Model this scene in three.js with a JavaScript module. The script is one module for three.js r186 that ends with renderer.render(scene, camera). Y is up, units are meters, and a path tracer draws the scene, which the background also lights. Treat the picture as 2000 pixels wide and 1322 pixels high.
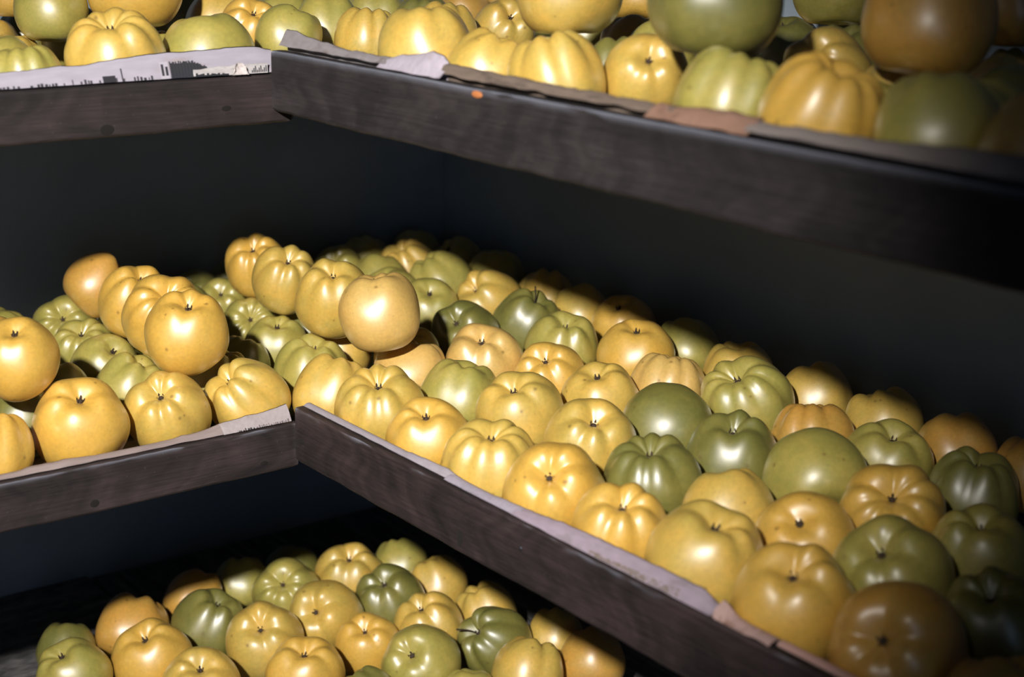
import * as THREE from 'three';
import { ImprovedNoise } from 'three/addons/math/ImprovedNoise.js';
import { RectAreaLightUniformsLib } from 'three/addons/lights/RectAreaLightUniformsLib.js';
import { mergeVertices } from 'three/addons/utils/BufferGeometryUtils.js';

// ---------------------------------------------------------------- camera, flash, exposure
const scene = new THREE.Scene();
scene.background = new THREE.Color(0x000000);
const camera = new THREE.PerspectiveCamera(2 * Math.atan(661 / 3217) * 180 / Math.PI, 2000 / 1322, 0.05, 20);
camera.position.set(-0.7855, 0.5195, 1.3862);
{
  const right = new THREE.Vector3(0.797041, 0.016405, 0.603702), up = new THREE.Vector3(0.151064, 0.962438, -0.225596), back = new THREE.Vector3(-0.584727, 0.271007, 0.764624);
  camera.quaternion.setFromRotationMatrix(new THREE.Matrix4().makeBasis(right, up, back));
}
camera.focus = 1.68;
camera.userData.fStop = 4.8;

const renderer = new THREE.WebGLRenderer({ antialias: true });
renderer.toneMapping = THREE.LinearToneMapping;
renderer.toneMappingExposure = 1.0;
renderer.shadowMap.enabled = true;

// the hand flash: held high and to the side of the lens (its place follows from the shadow edges of the rails)
const FLASH = new THREE.Vector3(-1.44, 1.138, 1.50), AIM = new THREE.Vector3(-0.03, 0.09, 0.05);
const flash = new THREE.SpotLight(0xfffbf5, 33, 0, 0.319, 1, 2);
flash.position.copy(FLASH); flash.target.position.copy(AIM);
flash.castShadow = true; flash.shadow.radius = 1.9; flash.shadow.mapSize.set(2048, 2048); flash.shadow.camera.near = 0.1; flash.shadow.camera.far = 6;
flash.name = 'flash_beam';
scene.add(flash, flash.target);

// added fill: an invented window behind the photographer, bluish, to lift the blacks
RectAreaLightUniformsLib.init();
const FILL_WIN = { x: -1.5, y: 0.45, w: 0.7, h: 0.9 };
const fillLight = new THREE.RectAreaLight(0x9fb4d8, 1.7, FILL_WIN.w, FILL_WIN.h);
fillLight.name = 'added_fill_light'; fillLight.position.set(FILL_WIN.x, FILL_WIN.y, 2.87); fillLight.lookAt(FILL_WIN.x, FILL_WIN.y, 0); scene.add(fillLight);

// ---------------------------------------------------------------- helpers
let seed = 7;
const rnd = () => { seed = (seed * 1664525 + 1013904223) >>> 0; return seed / 4294967296; };
const perlin = new ImprovedNoise();
const noise = (x, y, z) => perlin.noise(x + 31.7, y + 17.3, z + 5.1);
const fbm = (x, y, z, o = 4) => { let s = 0, a = 0.5, k = 1; for (let i = 0; i < o; i++) { s += a * noise(x * k, y * k, z * k); a *= 0.5; k *= 2.03; } return s; };
const lerp = (a, b, t) => a + (b - a) * t, clamp = (t, a = 0, b = 1) => Math.min(b, Math.max(a, t)), smooth = (a, b, t) => { t = clamp((t - a) / (b - a)); return t * t * (3 - 2 * t); };
const names = {};
const numbered = n => { const k = names[n] = (names[n] ?? -1) + 1; return k ? `${n}_${String(k).padStart(3, '0')}` : n; };
function tag(o, label, category, group) { o.userData.label = label; o.userData.category = category; if (group) o.userData.group = group; return o; }
function mesh(name, geometry, material, parent) { const m = new THREE.Mesh(geometry, material); m.name = name; m.castShadow = m.receiveShadow = true; parent.add(m); return m; }
function struct(name, geometry, material) { const m = mesh(name, geometry, material, scene); m.userData.kind = 'structure'; return m; }
function texture(w, h, f, color = true) {           // f(u, v) -> [r, g, b] in 0..255
  const d = new Uint8Array(w * h * 4);
  for (let j = 0; j < h; j++) for (let i = 0; i < w; i++) {
    const c = f((i + 0.5) / w, (j + 0.5) / h), k = (j * w + i) * 4;
    d[k] = clamp(c[0], 0, 255); d[k + 1] = clamp(c[1], 0, 255); d[k + 2] = clamp(c[2], 0, 255); d[k + 3] = 255;
  }
  const t = new THREE.DataTexture(d, w, h); t.magFilter = THREE.LinearFilter; t.minFilter = THREE.LinearMipmapLinearFilter; t.generateMipmaps = true;
  t.wrapS = t.wrapT = THREE.RepeatWrapping; if (color) t.colorSpace = THREE.SRGBColorSpace; t.needsUpdate = true; return t;
}
const mix3 = (a, b, t) => [lerp(a[0], b[0], t), lerp(a[1], b[1], t), lerp(a[2], b[2], t)];
function box(w, h, d, x, y, z) { return new THREE.BoxGeometry(w, h, d).translate(x, y, z); }

// ---------------------------------------------------------------- the store room
const FLOOR = -1.12, CEIL = 1.42, WX = 0.60, WZ = -0.60, BX = -2.6, BZ = 2.9;
const plasterMap = texture(256, 256, (u, v) => { const n = fbm(u * 9, v * 9, 1), k = 172 + n * 40; return [k * 0.92, k, k * 1.07]; });
const plaster = new THREE.MeshStandardMaterial({ map: plasterMap, roughness: 0.95 });
const floorMap = texture(256, 256, (u, v) => { const k = 62 + fbm(u * 14, v * 14, 4) * 40; return [k * 1.04, k, k * 0.94]; });
const stone = new THREE.MeshStandardMaterial({ map: floorMap, roughness: 0.9 });
struct('floor', box(WX - BX + 0.4, 0.1, BZ - WZ + 0.4, (WX + BX) / 2, FLOOR - 0.05, (BZ + WZ) / 2), stone);
struct('ceiling', box(WX - BX + 0.4, 0.1, BZ - WZ + 0.4, (WX + BX) / 2, CEIL + 0.05, (BZ + WZ) / 2), plaster);
struct('wall_right', box(0.1, CEIL - FLOOR, BZ - WZ, WX + 0.05, (CEIL + FLOOR) / 2, (BZ + WZ) / 2), plaster);
struct('wall_back', box(WX - BX + 0.2, CEIL - FLOOR, 0.1, (WX + BX) / 2, (CEIL + FLOOR) / 2, WZ - 0.05), plaster);
struct('wall_left', box(0.1, CEIL - FLOOR, BZ - WZ, BX - 0.05, (CEIL + FLOOR) / 2, (BZ + WZ) / 2), plaster);
struct('wall_front', box(WX - BX + 0.2, CEIL - FLOOR, 0.1, (WX + BX) / 2, (CEIL + FLOOR) / 2, BZ + 0.05), plaster);
{  // glowing pane and frame of the invented window, added with the fill
  const w = struct('added_window_1', box(FILL_WIN.w, FILL_WIN.h, 0.01, FILL_WIN.x, FILL_WIN.y, BZ - 0.008), new THREE.MeshStandardMaterial({ color: 0x222833, emissive: 0x9fb4d8, emissiveIntensity: 0.4, roughness: 0.2 }));
  const fm = new THREE.MeshStandardMaterial({ color: 0x4a4038, roughness: 0.7 });
  for (const s of [-1, 1]) { mesh('added_window_frame', box(0.05, FILL_WIN.h + 0.1, 0.03, FILL_WIN.x + s * (FILL_WIN.w / 2 + 0.025), FILL_WIN.y, BZ - 0.016), fm, w); mesh('added_window_frame', box(FILL_WIN.w, 0.05, 0.03, FILL_WIN.x, FILL_WIN.y + s * (FILL_WIN.h / 2 + 0.025), BZ - 0.016), fm, w); }
}

// ---------------------------------------------------------------- dark wooden corner shelves
// grain along u (the length), v runs round the section: 0..0.25 outer face, 0.25..0.5 top, 0.5..0.75 inner face, 0.75..1 bottom
const patchy = (L, y, s) => 2 * noise(L * 5, y * 30, s + 60);
function woodMap(s, tint, wornGlint, px) {
  return texture(px, px / 8, (u, v) => {
    const L = u * 1.3, y = v * 4 * 0.055;
    const grain = fbm(L * 9, y * 380, s, 2) * 0.6 + noise(L * 60, y * 900, s + 3) * 0.3;
    const drip = fbm(L * 46 + patchy(L, y, s), y * 12, s + 9, 3), patch = fbm(L * 7, y * 22, s + 14, 3);
    let k = 1 + grain * 0.8 + drip * 0.6 + patch * 0.8;
    let c = [tint[0] * k, tint[1] * k, tint[2] * k];
    const edge = Math.max(1 - Math.abs(v - 0.255) / 0.035, 0);                  // outer top arris: wear, plus the flash glint painted in pale blue
    const w = edge * smooth(0.02, 0.22, fbm(L * 16, y * 60, s + 21, 3) + wornGlint);
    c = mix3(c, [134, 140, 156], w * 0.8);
    const sp = noise(L * 420, y * 420, s + 40); if (sp > 0.66) c = mix3(c, [92, 86, 84], 0.5);
    return c;
  });
}
function wood(s, tint, wornGlint, px = 2048) { const map = woodMap(s, tint, wornGlint, px); return new THREE.MeshStandardMaterial({ map, bumpMap: map, bumpScale: 0.0012, roughness: 0.62 }); }
const W = {
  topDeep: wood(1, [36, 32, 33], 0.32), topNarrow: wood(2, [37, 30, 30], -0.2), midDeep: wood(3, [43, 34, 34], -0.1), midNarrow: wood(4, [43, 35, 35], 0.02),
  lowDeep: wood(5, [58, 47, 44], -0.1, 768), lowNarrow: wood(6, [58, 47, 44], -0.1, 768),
};
const plankMat = [wood(7, [100, 97, 96], -1, 768), wood(8, [92, 90, 90], -1, 768)];
// a rail: rounded section swept along its length, edges a little wavy and nicked
function railGeometry(len, h, t, s) {
  const N = 130, sec = [], R = 0.0028;
  const corner = (cx, cy, a0) => { for (let k = 0; k <= 3; k++) { const a = a0 + k * Math.PI / 6; sec.push([cx + R * Math.cos(a), cy + R * Math.sin(a)]); } };
  // outer face is at x = 0 (towards -x); go up the outer face, over the top, down the inner face
  sec.push([0, -h + R]); for (let k = 1; k < 5; k++) sec.push([0, -h + R + (h - 2 * R) * k / 5]);
  corner(R, -R, Math.PI); sec.splice(sec.length - 4, 4);
  for (let k = 0; k <= 3; k++) { const a = Math.PI - k * Math.PI / 6; sec.push([R + R * Math.cos(a), -R + R * Math.sin(a)]); }
  for (let k = 0; k <= 3; k++) { const a = Math.PI / 2 - k * Math.PI / 6; sec.push([t - R + R * Math.cos(a), -R + R * Math.sin(a)]); }
  for (let k = 0; k <= 3; k++) { const a = -k * Math.PI / 6; sec.push([t - R + R * Math.cos(a), -h + R + R * Math.sin(a)]); }
  for (let k = 0; k <= 3; k++) { const a = -Math.PI / 2 - k * Math.PI / 6; sec.push([R + R * Math.cos(a), -h + R + R * Math.sin(a)]); }
  const M = sec.length, pos = [], uv = [], idx = [];
  const vOf = k => { const [x, y] = sec[k % M]; if (k === M) return 1; if (k < 5 + 2) return 0.25 * (y + h) / h; if (k < 5 + 7) return 0.25 + 0.25 * clamp(x / t); if (k < 5 + 11) return 0.5 + 0.25 * clamp(-y / h); return 0.75 + 0.25 * clamp(1 - x / t); };
  for (let i = 0; i <= N; i++) {
    const z = len * i / N, e = Math.min(i, N - i) === 0 ? 0.93 : 1;
    const wt = noise(z * 9, s, 1) * 0.0007 + noise(z * 42, s, 2) * 0.0004, wb = noise(z * 7, s, 5) * 0.002 + noise(z * 30, s, 6) * 0.0011, wf = noise(z * 6, s, 9) * 0.0004;
    for (let k = 0; k <= M; k++) {
      let [x, y] = sec[k % M];
      x = t / 2 + (x - t / 2) * e; y = -h / 2 + (y + h / 2) * (e < 1 ? 0.965 : 1);
      pos.push(x + wf, y + lerp(wb, wt, (y + h) / h) * 0.9, z); uv.push(z / 1.3, vOf(k));
    }
  }
  for (let i = 0; i < N; i++) for (let k = 0; k < M; k++) { const a = i * (M + 1) + k, b = a + M + 1; idx.push(a, b, a + 1, b, b + 1, a + 1); }
  for (const i of [0, N]) { const c = pos.length / 3; pos.push(t / 2, -h / 2, len * i / N); uv.push(len * i / N / 1.3, 0.1); for (let k = 0; k < M; k++) { const a = i * (M + 1) + k; i ? idx.push(c, a, a + 1) : idx.push(c, a + 1, a); } }
  const g = new THREE.BufferGeometry(); g.setAttribute('position', new THREE.Float32BufferAttribute(pos, 3)); g.setAttribute('uv', new THREE.Float32BufferAttribute(uv, 2)); g.setIndex(idx); g.computeVertexNormals(); return g;
}
const RT = 0.013, LEVEL = { top: 0.357, middle: 0, bottom: -0.357 }, BOARD = { top: 0.322, middle: -0.048, bottom: -0.405 };
const iron = new THREE.MeshStandardMaterial({ color: 0x4a4a50, roughness: 0.45, metalness: 0.8 });
const hole = new THREE.MeshStandardMaterial({ color: 0x100c0a, roughness: 1 });
const chipWood = new THREE.MeshStandardMaterial({ color: 0xb06c3c, roughness: 0.8 });
function shelf(level, label, deep, narrow, deepX) {
  const y = LEVEL[level], b = BOARD[level];
  const g = new THREE.Group(); g.name = numbered('corner_shelf'); g.position.set(0.3, b, -0.3); scene.add(g);
  tag(g, label, 'shelf');
  const inner = new THREE.Group(); // placed geometry is written in room coordinates and moved to the group's base
  const place = geo => geo.translate(-0.3, -b, 0.3);
  const dr = mesh('deep_rail', place(railGeometry(1.3, 0.058, RT, y * 10 + 1).translate(deepX, y, 0)), deep, g);
  const nr = mesh('narrow_rail', place(railGeometry(1.0, level === 'top' ? 0.0465 : 0.048, RT, y * 10 + 4).rotateY(Math.PI / 2).translate(-0.9965, y - (level === 'top' ? 0.0235 : 0.0172), 0)), narrow, g);
  dr.userData.label = 'taller dark rail'; nr.userData.label = 'lower dark rail set against the end of the taller one';
  for (let k = 0; k < 5; k++) {
    const d = (0.587 - 0.002) / 5, pz = -RT - d * (k + 0.5), x0 = deepX + RT, dx = (0.6 - x0 - 0.002) / 5, px = x0 + dx * (k + 0.5);
    const nb = level === 'top' ? 0.300 : b;                                  // the wing behind the narrow top rail lies lower
    const a = new THREE.BoxGeometry(1.0, 0.010, d - 0.002, 8, 1, 1).translate(-0.4895, nb - 0.0052, pz - 0.0005);
    mesh('plank', place(a), plankMat[k % 2], g);
    const c = new THREE.BoxGeometry(dx - 0.002, 0.010, 1.29 + (k || !deepX ? 0.585 : 0), 1, 1, 8).translate(px + 0.0005, b - 0.0052, k || !deepX ? 0.3525 : 0.6475);
    mesh('plank', place(c), plankMat[(k + 1) % 2], g);
  }
  if (level === 'top') { mesh('light_stop_strip', place(box(0.002, 0.034, 0.585, 0.0121, 0.305, -0.3065)), plankMat[0], g); mesh('plank', place(box(0.1145, 0.010, 0.583, 0.0715, b - 0.0052, -0.3065)), plankMat[1], g); }  // thin upright strip added to stop light leaking through the plank step
  return { g, place, dr, nr };
}
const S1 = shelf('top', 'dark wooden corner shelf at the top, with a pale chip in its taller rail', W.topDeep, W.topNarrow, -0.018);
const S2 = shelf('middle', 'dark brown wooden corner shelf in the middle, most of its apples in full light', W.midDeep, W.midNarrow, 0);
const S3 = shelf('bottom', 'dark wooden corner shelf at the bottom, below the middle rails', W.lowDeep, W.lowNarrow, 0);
// nails, holes and the pale chip on the rails: sunk discs and slivers
function stud(S, rail, name, at, axis, r, m, sx = 1, sy = 1, depth = 0.0012, label) {
  const g = new THREE.SphereGeometry(1, 14, 8); g.scale(axis === 'x' ? depth : r * sx, r * sy, axis === 'x' ? r * sx : depth).translate(...at);
  const o = mesh(name, S.place(g), m, rail); if (label) o.userData.label = label;
}
stud(S1, S1.dr, 'wood_chip', [-0.0182, 0.352, 0.332], 'x', 0.006, chipWood, 1.2, 0.48, 0.0012, 'pale orange chip in the dark rail');
stud(S2, S2.dr, 'nail', [-0.0003, -0.023, 0.376], 'x', 0.0022, iron, 1, 1, 0.0012, 'nail head');
stud(S2, S2.dr, 'nail_hole', [0, -0.033, 0.014], 'x', 0.004, hole, 1.3, 0.6, 0.0006);
stud(S2, S2.dr, 'knot', [0, -0.044, 0.288], 'x', 0.005, hole, 0.8, 1.6, 0.0006);
stud(S2, S2.nr, 'nail_hole', [-0.036, -0.053, 0], 'z', 0.0035, hole, 1.2, 0.7, 0.0006);
stud(S2, S2.nr, 'knot', [-0.216, -0.056, 0], 'z', 0.0045, hole, 1.1, 0.9, 0.0006);
stud(S1, S1.nr, 'knot', [-0.185, 0.294, 0], 'z', 0.007, hole, 1, 0.7, 0.0006);
stud(S1, S1.nr, 'nail_hole', [-0.066, 0.305, 0], 'z', 0.0038, hole, 1.3, 0.7, 0.0006);

// ---------------------------------------------------------------- paper lining along the rails
function paperMap(base, spots, s, draw) {
  const w = 1024, h = 256, cv = document.createElement('canvas'); cv.width = w; cv.height = h; const c = cv.getContext('2d');
  const im = c.createImageData(w, h);
  for (let j = 0; j < h; j++) for (let i = 0; i < w; i++) {
    const n = fbm(i * 0.02, j * 0.03, s) , f = noise(i * 0.6, j * 0.6, s + 4) * 0.03, st = smooth(0.1, 0.45, fbm(i * 0.008, j * 0.012, s + 8));
    const q = mix3(base, spots, st * 0.7), k = (j * w + i) * 4; for (let e = 0; e < 3; e++) im.data[k + e] = clamp(q[e] * (1 + n * 0.1 + f), 0, 255); im.data[k + 3] = 255;
  }
  c.putImageData(im, 0, 0);
  if (draw) draw(c, w, h);
  const t = new THREE.CanvasTexture(cv); t.colorSpace = THREE.SRGBColorSpace; return t;
}
const paperMat = map => new THREE.MeshStandardMaterial({ map, roughness: 0.85, side: THREE.DoubleSide });
// a sheet with real thickness over a grid p(u, v)
function sheetGeometry(p, nu, nv, th = 0.00035) {
  const pos = [], uv = [], idx = [], a = new THREE.Vector3(), b = new THREE.Vector3(), n = new THREE.Vector3(), P = [];
  const at = (u, v) => new THREE.Vector3(...p(u, v));
  for (let i = 0; i <= nu; i++) for (let j = 0; j <= nv; j++) {
    const u = i / nu, v = j / nv, e = 0.002, q = at(u, v);
    a.copy(at(Math.min(u + e, 1), v)).sub(at(Math.max(u - e, 0), v)); b.copy(at(u, Math.min(v + e, 1))).sub(at(u, Math.max(v - e, 0))); n.crossVectors(a, b).normalize();
    P.push([q, q.clone().addScaledVector(n, th)]);
  }
  for (const f of [0, 1]) for (let i = 0; i <= nu; i++) for (let j = 0; j <= nv; j++) { const q = P[i * (nv + 1) + j][f]; pos.push(q.x, q.y, q.z); uv.push(i / nu, j / nv); }
  const o = (nu + 1) * (nv + 1), I = (f, i, j) => f * o + i * (nv + 1) + j;
  for (let i = 0; i < nu; i++) for (let j = 0; j < nv; j++) {
    idx.push(I(0, i, j), I(0, i, j + 1), I(0, i + 1, j), I(0, i + 1, j), I(0, i, j + 1), I(0, i + 1, j + 1));
    idx.push(I(1, i, j), I(1, i + 1, j), I(1, i, j + 1), I(1, i + 1, j), I(1, i + 1, j + 1), I(1, i, j + 1));
  }
  for (let i = 0; i < nu; i++) for (const j of [0, nv]) idx.push(I(0, i, j), I(0, i + 1, j), I(1, i, j), I(1, i, j), I(0, i + 1, j), I(1, i + 1, j));
  for (let j = 0; j < nv; j++) for (const i of [0, nu]) idx.push(I(0, i, j), I(1, i, j), I(0, i, j + 1), I(1, i, j), I(1, i, j + 1), I(0, i, j + 1));
  const g = new THREE.BufferGeometry(); g.setAttribute('position', new THREE.Float32BufferAttribute(pos, 3)); g.setAttribute('uv', new THREE.Float32BufferAttribute(uv, 2)); g.setIndex(idx); g.computeVertexNormals(); return g;
}
const curve = (pts, t) => { if (t <= pts[0][0]) return pts[0][1]; for (let i = 1; i < pts.length; i++) if (t <= pts[i][0]) return lerp(pts[i - 1][1], pts[i][1], smooth(0, 1, (t - pts[i - 1][0]) / (pts[i][0] - pts[i - 1][0]))); return pts[pts.length - 1][1]; };
// liner: lies on the board, turns up the inner face of a rail and stands above it up to top(s). d = distance behind the outer rail face
let layer = 0;
function liner({ along, s0, s1, level, off = 0, railTop, top, lean = 0.004, ripple = 0.0012, seed: sd, map, label, depthIn = 0.12, lift = 0, group }) {
  const up = 0.0003 + 0.0006 * (layer++ % 2), b = (along === 'x' && level === 'top' ? 0.300 : BOARD[level]) + up;
  const p = (u, v) => {
    const s = lerp(s0, s1, u), edge = Math.min(u, 1 - u) * Math.abs(s1 - s0);
    const h = curve(top, s) + noise(s * 60, sd, 3) * 0.0012 + noise(s * 210, sd, 4) * 0.0006;
    let d, y; const crest = Math.max(h, railTop + 0.0025), rip = noise(s * 34, v * 3, sd) * ripple;
    if (v < 0.25) { d = lerp(depthIn, RT + 0.004, v / 0.25); y = b + 0.0004; }                                                              // flat on the board
    else if (v < 0.55) { const q = (v - 0.25) / 0.3; d = RT + 0.0010 + up + 0.0030 * Math.pow(1 - q, 4); y = lerp(b + 0.0004, crest, q); }    // up behind the rail
    else { const q = (v - 0.55) / 0.45; d = lerp(RT + 0.0010, lean, q) + up + rip * q; y = lerp(crest, railTop + 0.0006 + lift, Math.pow(q, 1.25)) + 0.0010 * Math.sin(q * 3.14) + Math.abs(rip) * q; }   // folded out over it
    return along === 'z' ? [off + d, y, s] : [s, y, -d];
  };
  const g = sheetGeometry(p, Math.max(24, Math.round(Math.abs(s1 - s0) / 0.006)), 20);
  const m = mesh(numbered('paper_liner'), g, paperMat(map), scene); tag(m, label, 'paper', group); return m;
}
const ink = (c, w, h) => (u, v, du, dv, col = '#26242a') => { c.fillStyle = col; c.fillRect(u * w, h - (v + dv) * h, du * w, dv * h); };   // canvas row 0 is v = 1
const nearInk = '#2a282c';
// narrow top rail: white sheet with cut-off print along the fold
const tl0 = -0.62, tl1 = -0.010, U = x => (x - tl0) / (tl1 - tl0);
liner({ along: 'x', s0: tl0, s1: tl1, level: 'top', railTop: 0.3345, top: [[-0.62, 0.3445], [-0.3, 0.3480], [-0.219, 0.3505], [-0.127, 0.3575], [-0.06, 0.3590], [-0.03, 0.3595], [-0.01, 0.3555]], seed: 2, ripple: 0.0006, lean: 0.0042,
  map: paperMap([158, 152, 164], [146, 132, 132], 3, (c, w, h) => {
    const k = ink(c, w, h), p = (x, d, dv, col) => k(U(x), 1 - dv, d / (tl1 - tl0), dv, col); let x = -0.30; seed = 99;
    while (x < -0.13) { const d = 0.0008 + rnd() * 0.0016; p(x, d, 0.03 + rnd() * (x > -0.22 ? 0.06 : 0.03), nearInk); x += d + 0.0006 + rnd() * (rnd() > 0.75 ? 0.009 : 0.002); }
    p(-0.184, 0.012, 0.10); p(-0.166, 0.0011, 0.20); p(-0.128, 0.0085, 0.24, '#a8a2ac'); k(U(-0.1265), 0.80, 0.0022 / 0.61, 0.16); k(U(-0.1225), 0.84, 0.0022 / 0.61, 0.12); for (let x = -0.118; x < -0.072; x += 0.001) p(x, 0.0011, (x < -0.096 ? 0.22 : 0.22 - (x + 0.096) * 7) * (0.9 + 0.2 * rnd()), '#1e2026');
  }), label: 'white paper with cut-off black print standing up behind the narrow top rail' });
{ // grey torn newsprint scrap stuck in front of it, by the joint of the rails
  const p = (u, v) => { const x = lerp(-0.098, -0.021, u); return [x, 0.3356 + v * (0.0095 + 0.0012 * noise(x * 90, 1, 1) - 0.003 * (1 - u) * (1 - u)), -0.0008 - 0.0006 * v + 0.0008 * noise(x * 60, v * 2, 9)]; };
  const m = mesh('newsprint_scrap', sheetGeometry(p, 30, 6), paperMat(paperMap([178, 172, 172], [150, 145, 145], 9, (c, w, h) => { const k = ink(c, w, h); for (let i = 0; i < 16; i++) k(i / 34, 0, 1 / 34, 0.12 + 0.4 * Math.abs(Math.sin(i * 1.3)) * (1 - i / 20), '#24262c'); for (let i = 0; i < 9; i++) k(0.78 + i * 0.024, 0.1, 0.015, 0.25 + 0.2 * ((i * 7) % 3), '#2e2e34'); })), scene);
  tag(m, 'torn grey newsprint scrap on the narrow top rail beside the rail joint', 'paper');
  const q = (u, v) => { const a = u * Math.PI; return [-0.052 - 0.0085 * Math.cos(a) * (1 - 0.3 * v), 0.3356 + v * 0.0115 * Math.pow(Math.sin(a * 0.9 + 0.2), 0.6), 0.0045 - 0.0035 * Math.sin(a) * (0.4 + 0.6 * Math.sin(v * 2.6)) + 0.0012 * noise(u * 7, v * 7, 5)]; };
  tag(mesh('crumpled_paper', sheetGeometry(q, 16, 12), paperMat(paperMap([196, 186, 184], [176, 158, 150], 12)), scene), 'small crumpled paper flake on the narrow top rail, over the newsprint scrap', 'paper');
}
// narrow middle rail
const ml0 = -0.62, ml1 = -0.002, V = x => (x - ml0) / (ml1 - ml0);
liner({ along: 'x', s0: ml0, s1: -0.07, level: 'middle', railTop: -0.0164, top: [[-0.62, -0.0135], [-0.3, -0.0155], [-0.256, -0.0115], [-0.17, -0.0160], [-0.111, -0.0120], [-0.07, -0.0075]], seed: 5, ripple: 0.0012, lean: 0.003,
  map: paperMap([140, 126, 124], [118, 102, 96], 15), label: 'tan creased paper lining the narrow middle rail' });
liner({ along: 'x', s0: -0.078, s1: ml1, level: 'middle', railTop: -0.0164, top: [[-0.078, -0.0075], [-0.04, -0.0045], [0, -0.0010]], seed: 6, ripple: 0.0005, lean: 0.0024, depthIn: 0.1,
  map: paperMap([160, 150, 152], [148, 138, 136], 17, (c, w, h) => { const k = ink(c, w, h); seed = 31; for (let x = 0.22; x < 0.95;) { const d = 0.008 + rnd() * 0.02, q = 0.02 + rnd() * 0.045; k(x, 1 - q, d, q, x < 0.45 ? '#2e2a2e' : '#6a6062'); x += d + 0.004 + rnd() * 0.02; } }), label: 'clean white paper with faint print at the joint of the middle rails' });
// deep middle rail
const M1 = { along: 'z', level: 'middle', off: 0, railTop: 0.0006 };
liner({ ...M1, s0: 0.006, s1: 0.262, top: [[0, -0.0005], [0.15, 0.0023], [0.25, 0.0065], [0.262, 0.0045]], seed: 8, ripple: 0.0006, lean: 0.006, map: paperMap([152, 144, 152], [138, 130, 136], 19), label: 'thin pale paper edge nearest the joint along the deep middle rail' });
liner({ ...M1, s0: 0.258, s1: 0.364, top: [[0.258, 0.0045], [0.3, 0.0020], [0.364, 0.0055]], seed: 9, ripple: 0.0006, lean: 0.003, depthIn: 0.1, map: paperMap([150, 142, 154], [140, 132, 142], 21), label: 'short pale paper piece, second along the deep middle rail' });
liner({ ...M1, s0: 0.358, s1: 0.60, top: [[0.358, 0.0055], [0.44, 0.0100], [0.52, 0.0120], [0.575, 0.0125], [0.6, 0.0065]], seed: 10, ripple: 0.001, lean: 0.001, depthIn: 0.1, map: paperMap([146, 132, 144], [126, 114, 120], 23, (c, w, h) => { const k = ink(c, w, h); seed = 5; for (let i = 0; i < 240; i++) { const x = 0.42 + rnd() * 0.42; k(x, 0.97 - rnd() * (0.05 + 0.16 * Math.pow(x, 3)), 0.006 + rnd() * 0.012, 0.03, 'rgba(108,96,84,0.4)'); } }), label: 'wide lilac-white stained paper, third along the deep middle rail' });
liner({ ...M1, s0: 0.602, s1: 0.66, top: [[0.602, 0.0115], [0.6, 0.0120], [0.622, 0.0035], [0.66, -0.0015]], seed: 11, ripple: 0.003, lean: 0.0005, depthIn: 0.09, map: paperMap([176, 146, 140], [136, 100, 86], 25), label: 'brownish crumpled paper corner on the deep middle rail' });
liner({ ...M1, s0: 0.662, s1: 1.15, top: [[0.65, -0.0005], [0.75, 0.0005], [1.15, 0.0025]], seed: 12, ripple: 0.001, lean: 0.006, depthIn: 0.1, map: paperMap([190, 150, 140], [150, 112, 100], 27), label: 'pinkish brown paper edge at the dim end of the deep middle rail' });
// deep top rail: torn, brownish pieces
const T1 = { along: 'z', level: 'top', off: -0.018, railTop: 0.3576 };
liner({ ...T1, lift: 0.003, s0: 0.008, s1: 0.19, top: [[0.0, 0.3755], [0.02, 0.3760], [0.05, 0.3725], [0.08, 0.3700], [0.112, 0.3670], [0.19, 0.3665]], seed: 14, ripple: 0.002, lean: 0.005, map: paperMap([128, 122, 124], [98, 86, 80], 29), label: 'torn grey paper at the joint end of the deep top rail' });
liner({ ...T1, s0: 0.182, s1: 0.278, top: [[0.18, 0.3665], [0.21, 0.3710], [0.25, 0.3775], [0.262, 0.3760], [0.278, 0.3680]], seed: 15, ripple: 0.003, lean: 0.001, depthIn: 0.08, map: paperMap([164, 155, 166], [146, 136, 140], 31), label: 'white folded paper flap standing up from the deep top rail' });
liner({ ...T1, lift: 0.003, s0: 0.272, s1: 0.55, top: [[0.272, 0.3700], [0.35, 0.3685], [0.44, 0.3675], [0.55, 0.3665]], seed: 16, ripple: 0.003, lean: 0.004, map: paperMap([104, 90, 80], [66, 54, 48], 33), label: 'dark brown mottled paper lining the middle stretch of the deep top rail' });
liner({ ...T1, s0: 0.53, s1: 0.63, top: [[0.53, 0.3670], [0.6, 0.3700], [0.63, 0.3690]], seed: 17, ripple: 0.003, lean: -0.001, depthIn: 0.08, map: paperMap([136, 104, 88], [104, 74, 62], 35), label: 'pinkish brown folded paper below the biggest green apple' });
liner({ ...T1, lift: 0.003, s0: 0.625, s1: 1.15, top: [[0.625, 0.3670], [0.7, 0.3675], [0.83, 0.3730], [1.15, 0.3750]], seed: 18, ripple: 0.001, lean: 0.001, map: paperMap([128, 118, 114], [104, 94, 90], 37), label: 'smooth grey paper at the dim end of the deep top rail' });

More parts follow.
